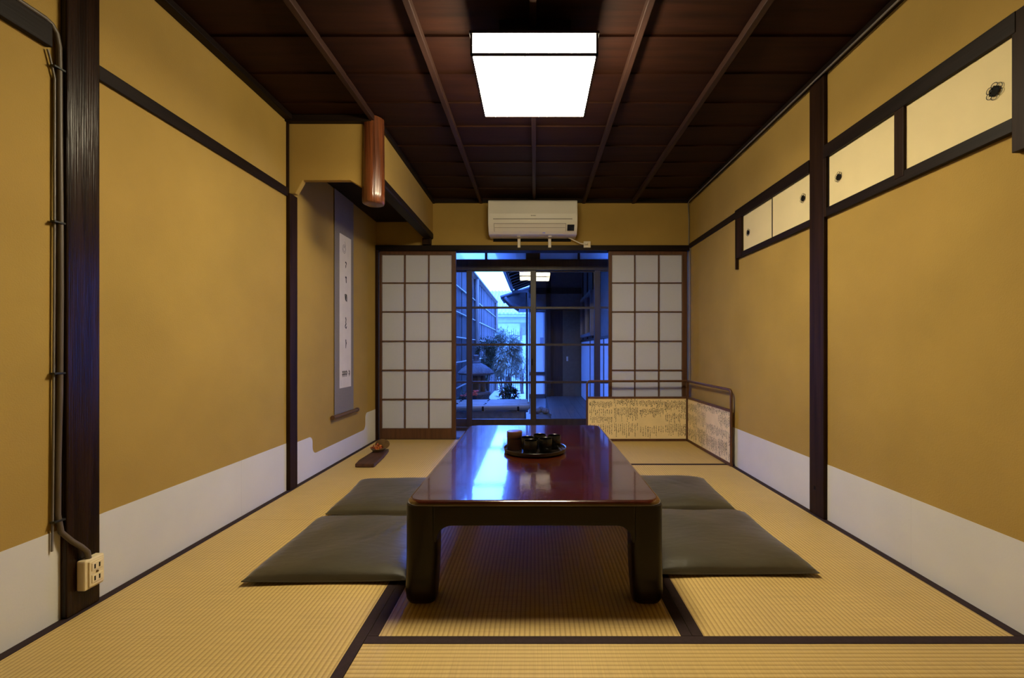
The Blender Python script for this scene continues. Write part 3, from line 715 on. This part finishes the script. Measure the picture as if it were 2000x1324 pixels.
# ================================================================== outdoors: garden and corridor
GZ = -.40
struct(box('ground', gravel, None, -14, 14, 4.76, 40, GZ - .2, GZ), 'pale gravel garden ground')
struct(box('wall_foundation', corrdark, None, -1.7, 1.7, 4.2, 4.74, GZ - .1, -.06))
# --- corridor (veranda wing on the right)
struct(box('floor_corridor', corrwood, None, .2, .85, 4.74, 7.95, -.10, -.032))
cf = bpy.data.objects['floor_corridor']
for k in range(5):
    a = .2 + k * .122; box('plank', deckm, cf, a + .001, a + .121, 4.74, 7.90, -.033, -.003 - .0006 * (k % 2), bevel=.002)
box('edge_beam', corrwood, cf, .19, .215, 4.74, 7.95, -.22, -.034)
for yy in (5.1, 6.6, 7.8): box('underpost', corrwood, cf, .22, .30, yy, yy + .09, GZ, -.10)
wc = struct(box('wall_corridor', corrdark, None, .82, .92, 4.76, 7.9, -.05, 2.6), 'corridor side wall with white lower panels')
ys = [4.78, 5.20, 6.48, 7.78]
for a, b in zip(ys, ys[1:]):
    box('lower_panel', corrwhite, wc, .808, .8195, a + .012, b - .012, .012, .955)
    box('panel_stile', corrwood, wc, .800, .82, b - .014, b + .014, 0, .98)
box('panel_rail', corrwood, wc, .798, .82, 4.78, 7.8, .955, .985)
for yy in (5.55, 6.2, 6.85, 7.5): box('wall_batten', corrwood, wc, .80, .82, yy, yy + .03, .985, 2.3)
wn = struct(empty('window_3', (.78, 6.4, 1.0)), 'projecting corridor window with pale frame')
for (a, b, c, d_) in ((6.0, 6.04, 1.05, 1.62), (6.62, 6.66, 1.05, 1.62), (7.30, 7.34, 1.05, 1.62), (6.0, 7.34, 1.02, 1.06), (6.0, 7.34, 1.60, 1.64)):
    box('window_frame', metalgrey, wn, .745, .799, a, b, c, d_)
for a, b in ((6.04, 6.62), (6.66, 7.30)): MB().box(.775, .779, a, b, 1.06, 1.60).build('window_pane', acb, wn)
we = struct(box('wall_corridor_end', corrdark, None, .49, .84, 7.86, 7.95, 1.53, 2.5), 'dim end wall of the corridor')
box('upper_plaster', corrdark, we, -.05, .49, 7.87, 7.94, 1.56, 1.82)
MB().prism([(-.10, 1.82), (.49, 1.82), (.49, 2.32), (-.10, 2.10)], 'y', 7.87, 7.94).build('gable_plaster', corrdark, we)
box('plaster_field', corrplas, we, .49, .84, 7.862, 7.95, -.05, 1.53)
box('switch_plate', plas_w, we, .555, .585, 7.856, 7.862, .62, .70)
box('lintel', corrwood, we, .0, .84, 7.80, 7.95, 1.81, 1.91)
box('lower_lintel', corrwood, we, -.05, .84, 7.82, 7.95, 1.52, 1.56)
box('corner_post', corrwood, we, .195, .275, 7.80, 7.90, -.1, 2.3)
dr = struct(box('door_7', corrwood, None, .275, .49, 7.87, 7.91, -.02, 1.53), 'brown wooden door at the end of the corridor')
for zz in (.3, .95): box('door_rail', corrwood, dr, .28, .485, 7.862, 7.87, zz, zz + .04)
wd_ = struct(empty('door_8', (.09, 8.4, -.02)), 'white panelled door beyond the corridor')
box('upper_panel', corrwhite, wd_, -.10, .185, 8.40, 8.43, .40, 1.53)
box('lower_panel', corrwhite, wd_, -.10, .185, 8.40, 8.43, -.02, .34)
box('middle_rail', corrwood, wd_, -.10, .20, 8.385, 8.43, .335, .375)
box('bottom_rail', corrwood, wd_, -.10, .20, 8.385, 8.43, -.10, -.02)
box('top_rail', corrwood, wd_, -.10, .20, 8.385, 8.43, 1.53, 1.60)
box('side_stile', corrwood, wd_, .185, .21, 8.385, 8.43, -.1, 1.60)
npap = tag(box('notice_sheet', notice, None, .095, .16, 8.394, 8.3995, .93, 1.05), 'small grey notice on the white door beyond the corridor', 'notice')
struct(box('wall_wing', corrdark, None, -.12, 1.2, 8.44, 8.55, GZ, 1.8))
# corridor roof
rf = struct(MB().prism([(-.42, 1.985), (-.42, 2.035), (1.2, 2.63), (1.2, 2.56)], 'y', 4.70, 8.62).build('roof_corridor', corrwood, None), 'dark eaves over the corridor')
for k in range(14):
    yy = 4.85 + k * .28
    MB().prism([(-.40, 1.945), (-.40, 1.99), (1.1, 2.54), (1.1, 2.495)], 'y', yy, yy + .05).build('rafter', corrwood, rf)
MB().tube([(-.45, 4.80, 2.0), (-.45, 8.66, 1.985)], .032, 10).build('gutter', metalgrey, rf, smooth=60)
MB().tube([(-.155, 8.66, 1.95), (-.155, 8.66, GZ)], .026, 10).build('downpipe', corrwood, rf, smooth=60)
box('pipe_elbow', metalgrey, rf, -.45, -.14, 8.63, 8.69, 1.93, 1.98)
te = tag(empty('tiled_eave', (-.3, 9.0, 1.7)), 'dark tiled roof edge jutting past the corridor eaves', 'roof')
MB().prism([(-.60, 1.80), (-.60, 1.86), (.3, 2.14), (.3, 1.62), (-.35, 1.62)], 'y', 8.75, 9.55).build('roof_slab', rooftile, te)
for k in range(7):
    yy = 8.76 + k * .125
    MB().tube([(-.68, yy, 1.845), (.3, yy, 2.165)], .042, 8).build('round_tile', rooftile, te, smooth=60)
MB().tube([(-.60, 8.72, 1.83), (-.48, 8.70, 1.70), (-.30, 8.70, 1.62)], .05, 8).build('edge_tile', rooftile, te, smooth=60)
# stones at the corridor foot
def rock(name, c, s, mat_, lb, cat, group=None, seed=1, n=14, flat=0.):
    r_ = random.Random(seed); ph = [(r_.uniform(0, 6), r_.uniform(0, 6), r_.choice((2, 3, 4)), r_.choice((1, 2, 3))) for _ in range(5)]
    rings = []
    for j in range(1, 10):
        t = math.pi * j / 10; ring = []
        for i in range(n):
            a = 2 * math.pi * i / n; d_ = 1 + .05 * sum(math.sin(k1 * a + p1) * math.sin(k2 * t + p2) for p1, p2, k1, k2 in ph)
            zz = -math.cos(t); zz = math.copysign(abs(zz) ** (1 - flat), zz)
            ring.append((c[0] + s[0] * d_ * math.sin(t) ** (1 - flat) * math.cos(a), c[1] + s[1] * d_ * math.sin(t) ** (1 - flat) * math.sin(a), c[2] + s[2] * zz))
        rings.append(ring)
    return tag(MB().loft(rings).build(name, mat_, None, smooth=60), lb, cat, group)
rock('step_stone', (.095, 5.62, -.19), (.15, .24, .21), darkstone, 'dark stepping stone at the foot of the corridor', 'stone', seed=4, flat=.5)
for k, (x, yy, r_, lb) in enumerate(((.030, 5.62, .045, 'left round pebble on the stepping stone'), (.130, 5.60, .050, 'right round pebble on the stepping stone'), (.075, 5.75, .045, 'rear round pebble on the stepping stone'))):
    rock('pebble', (x, yy, .018 + r_ * .72), (r_, r_, r_ * .8), stone, lb, 'stone', 'pebbles on the stepping stone', seed=20 + k)
# --- bark fence
FX = -1.2
fn = tag(empty('bark_fence', (FX, 9, GZ)), 'tall cedar bark fence along the left of the garden', 'fence')
sm = MB().box(-.012, .012, 0, .1202, GZ, 2.22).mesh('bark_strip', bark)
k = 0; yy = 4.9
while yy < 13.2:
    o = obj('bark_strip', sm, fn, 0, True); o.location = (FX + R.uniform(-.006, .006), yy, R.uniform(-.02, 0)); yy += .121; k += 1
for z in (1.78, 1.39, 1.01, .63, .25):
    MB().tube([(FX + .03, 4.9, z), (FX + .03, 13.25, z)], .012, 8).build('bamboo_rail', bamboo, fn, smooth=60)
MB().prism([(FX - .10, 2.22), (FX - .10, 2.25), (FX, 2.30), (FX + .10, 2.25), (FX + .10, 2.22)], 'y', 4.85, 13.3).build('cap_board', fpost, fn)
for yy in (8.7, 13.15):
    MB().tube([(FX + .06, yy, GZ), (FX + .065, yy, 1.0), (FX + .055, yy, 2.2)], [.055, .05, .045], 10).build('post', fpost, fn, smooth=60)
# --- stone lantern
LX, LY = -.895, 6.72
ln = tag(empty('stone_lantern', (LX, LY, GZ)), 'squat granite garden lantern with wide umbrella roof', 'lantern')
c = (LX, LY, 0)
MB().lathe([(.20, GZ), (.20, GZ + .25), (.16, .05)], c, 12).build('base', stone, ln, smooth=40)
MB().lathe([(.13, .04), (.20, .10), (.225, .16), (.215, .185), (.14, .19)], c, 24).build('platform', stone, ln, smooth=35)
for k in range(6):
    a = math.pi / 3 * k
    MB().tube([(LX + .12 * math.cos(a), LY + .12 * math.sin(a), .185), (LX + .12 * math.cos(a), LY + .12 * math.sin(a), .44)], .026, 6).build('firebox_post', stone, ln)
MB().lathe([(.095, .186), (.095, .44)], c, 6).build('firebox', darkstone, ln)
MB().lathe([(.10, .43), (.262, .455), (.272, .475), (.265, .49), (.22, .535), (.15, .585), (.085, .618), (.05, .625)], c, 30).build('roof', stone, ln, smooth=40)
MB().lathe([(.072, .62), (.075, .636), (.045, .642), (.040, .66), (.045, .70), (.042, .735), (.02, .745)], c, 16).build('finial', stone, ln, smooth=40)
# --- bamboo well cover on a stone curb
cb = tag(empty('well_curb', (-.55, 5.65, GZ)), 'dark square stone well curb under the bamboo cover', 'well')
for d in ((-1.02, -.12, 5.32, 5.44), (-1.02, -.12, 5.88, 6.0), (-1.02, -.90, 5.445, 5.875), (-.24, -.12, 5.445, 5.875)):
    box('curb_slab', darkstone, cb, *d, GZ, .085, bevel=.02)
bc = tag(empty('bamboo_cover', (-.55, 5.65, .09)), 'bamboo pole cover tied with black rope over the well', 'cover')
for k in range(11):
    yy = 5.30 + k * .074; r_ = .033 if k == 0 else .026
    z = .118 + (.012 if k == 0 else R.uniform(0, .006)); sl = R.uniform(-.008, .008)
    MB().tube([(-1.14 + R.uniform(-.03, .02), yy, z - .003), (-.6, yy + sl, z + .004), (-.08 + R.uniform(-.03, .02), yy + sl, z + .008)], r_, 10).build('bamboo_pole', bamboo, bc, smooth=60)
for xx in (-.98, -.62, -.20):
    box('cross_pole', bamboo, bc, xx - .015, xx + .015, 5.28, 6.08, .087, .093)
    for k in (0, 2, 4, 6, 8, 10):
        yy = 5.30 + k * .074
        MB().tube([(xx - .012 + .01 * k % .02, yy, .125), (xx + .012, yy, .126)], .038 if k == 0 else .030, 10).build('rope_knot', slotm, bc)
# --- shrubs
def shrub(name, label, c, rx, rz, nl, mat_, ls, stems, cat='shrub', group='garden shrubs', droop=.3, seed=1, wd=.22, clusters=26):
    r_ = random.Random(seed)
    root = tag(empty(name, (c[0], c[1], GZ)), label, cat, group)
    m = MB()
    cl = []
    for _ in range(clusters):
        a, e, q = r_.uniform(0, 6.28), r_.uniform(-1, 1), r_.random() ** .4
        cl.append(Vector((c[0] + rx * q * math.cos(a) * math.sqrt(1 - e * e * .8), c[1] + rx * q * math.sin(a) * math.sqrt(1 - e * e * .8), c[2] + rz * e * q)))
    for _ in range(nl):
        b = r_.choice(cl); p = b + Vector((r_.gauss(0, rx * .16), r_.gauss(0, rx * .16), r_.gauss(0, rz * .12)))
        out = (p - Vector(c)); out.z *= .3
        d = (out.normalized() * .7 + Vector((r_.uniform(-.7, .7), r_.uniform(-.7, .7), r_.uniform(-.5, .5) - droop))).normalized()
        s_ = d.cross(Vector((r_.uniform(-.4, .4), r_.uniform(-.4, .4), 1))).normalized(); l = ls * r_.uniform(.6, 1.3)
        u = d.cross(s_) * l * .08
        m.add([p, p + d * l * .45 + s_ * l * wd - u, p + d * l, p + d * l * .45 - s_ * l * wd - u], [(0, 1, 2), (0, 2, 3)])
    f = m.build('foliage', mat_, root); f['kind'] = 'stuff'
    for k in range(stems):
        b = cl[k % len(cl)]
        MB().tube([(c[0] + r_.uniform(-.04, .04), c[1] + r_.uniform(-.04, .04), GZ), ((c[0] + b.x) / 2 + r_.uniform(-.02, .02), (c[1] + b.y) / 2, (GZ + b.z) / 2 + .1), tuple(b)], [.016, .011, .004], 6).build('stem', twig, root)
    return root
shrub('garden_shrub', 'feathery pale shrub drooping in the middle of the garden', (-.60, 8.9, .62), .31, .52, 6500, leaf_l, .085, 7, seed=2, droop=.55, wd=.13)
shrub('garden_shrub', 'dark leafy shrub against the bark fence behind the lantern', (-.89, 8.15, .60), .17, .46, 3600, leaf_d, .045, 6, seed=3)
shrub('garden_shrub', 'pale rounded shrub beside the far gate', (-.66, 11.2, .68), .32, .52, 2600, leaf_l, .06, 5, seed=4)
shrub('garden_shrub', 'low green plant behind the bamboo cover', (-.42, 6.80, .13), .12, .15, 500, leaf_d, .075, 5, seed=5, droop=.1)
shrub('garden_shrub', 'dark low bush between the fence and the lantern', (-1.0, 6.28, .10), .07, .12, 400, leaf_d, .045, 4, seed=6)
shrub('garden_shrub', 'thin bare bush by the far house wall', (-.35, 12.2, .35), .16, .35, 220, twig, .10, 9, seed=12, wd=.06)
for (x, yy, z, lb, sd) in ((-.82, 6.24, .21, 'pink flowers beside the stone lantern', 7), (-.99, 6.13, .20, 'small pink flowers at the left behind the bamboo cover', 8)):
    r_ = random.Random(sd); root = tag(empty('flowering_plant', (x, yy, GZ)), lb, 'flower', 'pink flowers in the garden')
    MB().tube([(x, yy, GZ), (x + .01, yy, -.1), (x, yy, z - .02)], .006, 6).build('stem', twig, root)
    for k in range(7 if sd == 7 else 3):
        a = Vector((x + r_.uniform(-.055, .055), yy + r_.uniform(-.03, .03), z + r_.uniform(-.025, .03)))
        b = MB().lathe([(.004, -.012), (.014, -.006), (.023, .006), (.020, .016), (.006, .014)], a, 8).build('blossom', flower_p, root, smooth=60)
# --- gate and far house
gt = tag(empty('metal_gate', (-.7, 12.9, GZ)), 'thin barred gate in front of the far house', 'gate')
for k in range(10):
    x = -1.0 + k * .062
    box('bar', twig, gt, x, x + .012, 12.9, 12.912, GZ, 1.38 + .05 * math.sin(k * 1.3))
for z in (.1, 1.2): box('cross_rail', twig, gt, -1.02, -.42, 12.905, 12.925, z, z + .02)
box('gate_post', fpost, gt, -.43, -.37, 12.88, 12.94, GZ, 1.45)
hs = tag(empty('far_house', (-.8, 15, GZ)), 'pale house with ribbed grey roof at the end of the garden', 'house')
box('wall', housewall, hs, -3.2, .9, 15.0, 17.5, GZ, 2.0)
box('eave_board', houseroof, hs, -3.3, 1.0, 14.72, 15.0, 1.90, 1.97)
box('wall_band', metalgrey, hs, -3.2, .9, 14.985, 15.0, 1.70, 1.725)
MB().prism([(14.68, 1.97), (14.68, 2.01), (17.5, 3.1), (17.5, 3.0)], 'x', -3.3, 1.0).build('roof', houseroof, hs)
for k in range(28):
    x = -2.6 + k * .13
    MB().tube([(x, 14.66, 2.01), (x, 17.5, 3.11)], .035, 6).build('roof_rib', houseroof, hs)
wnd = box('window', metalgrey, hs, -.50, -.28, 14.97, 15.0, 1.32, 1.70)
box('window_pane', corrdark, wnd, -.48, -.30, 14.965, 14.975, 1.34, 1.68)
gw = struct(box('wall_garden_end', housewall, None, -3.2, -1.25, 13.4, 13.55, GZ, 1.6))
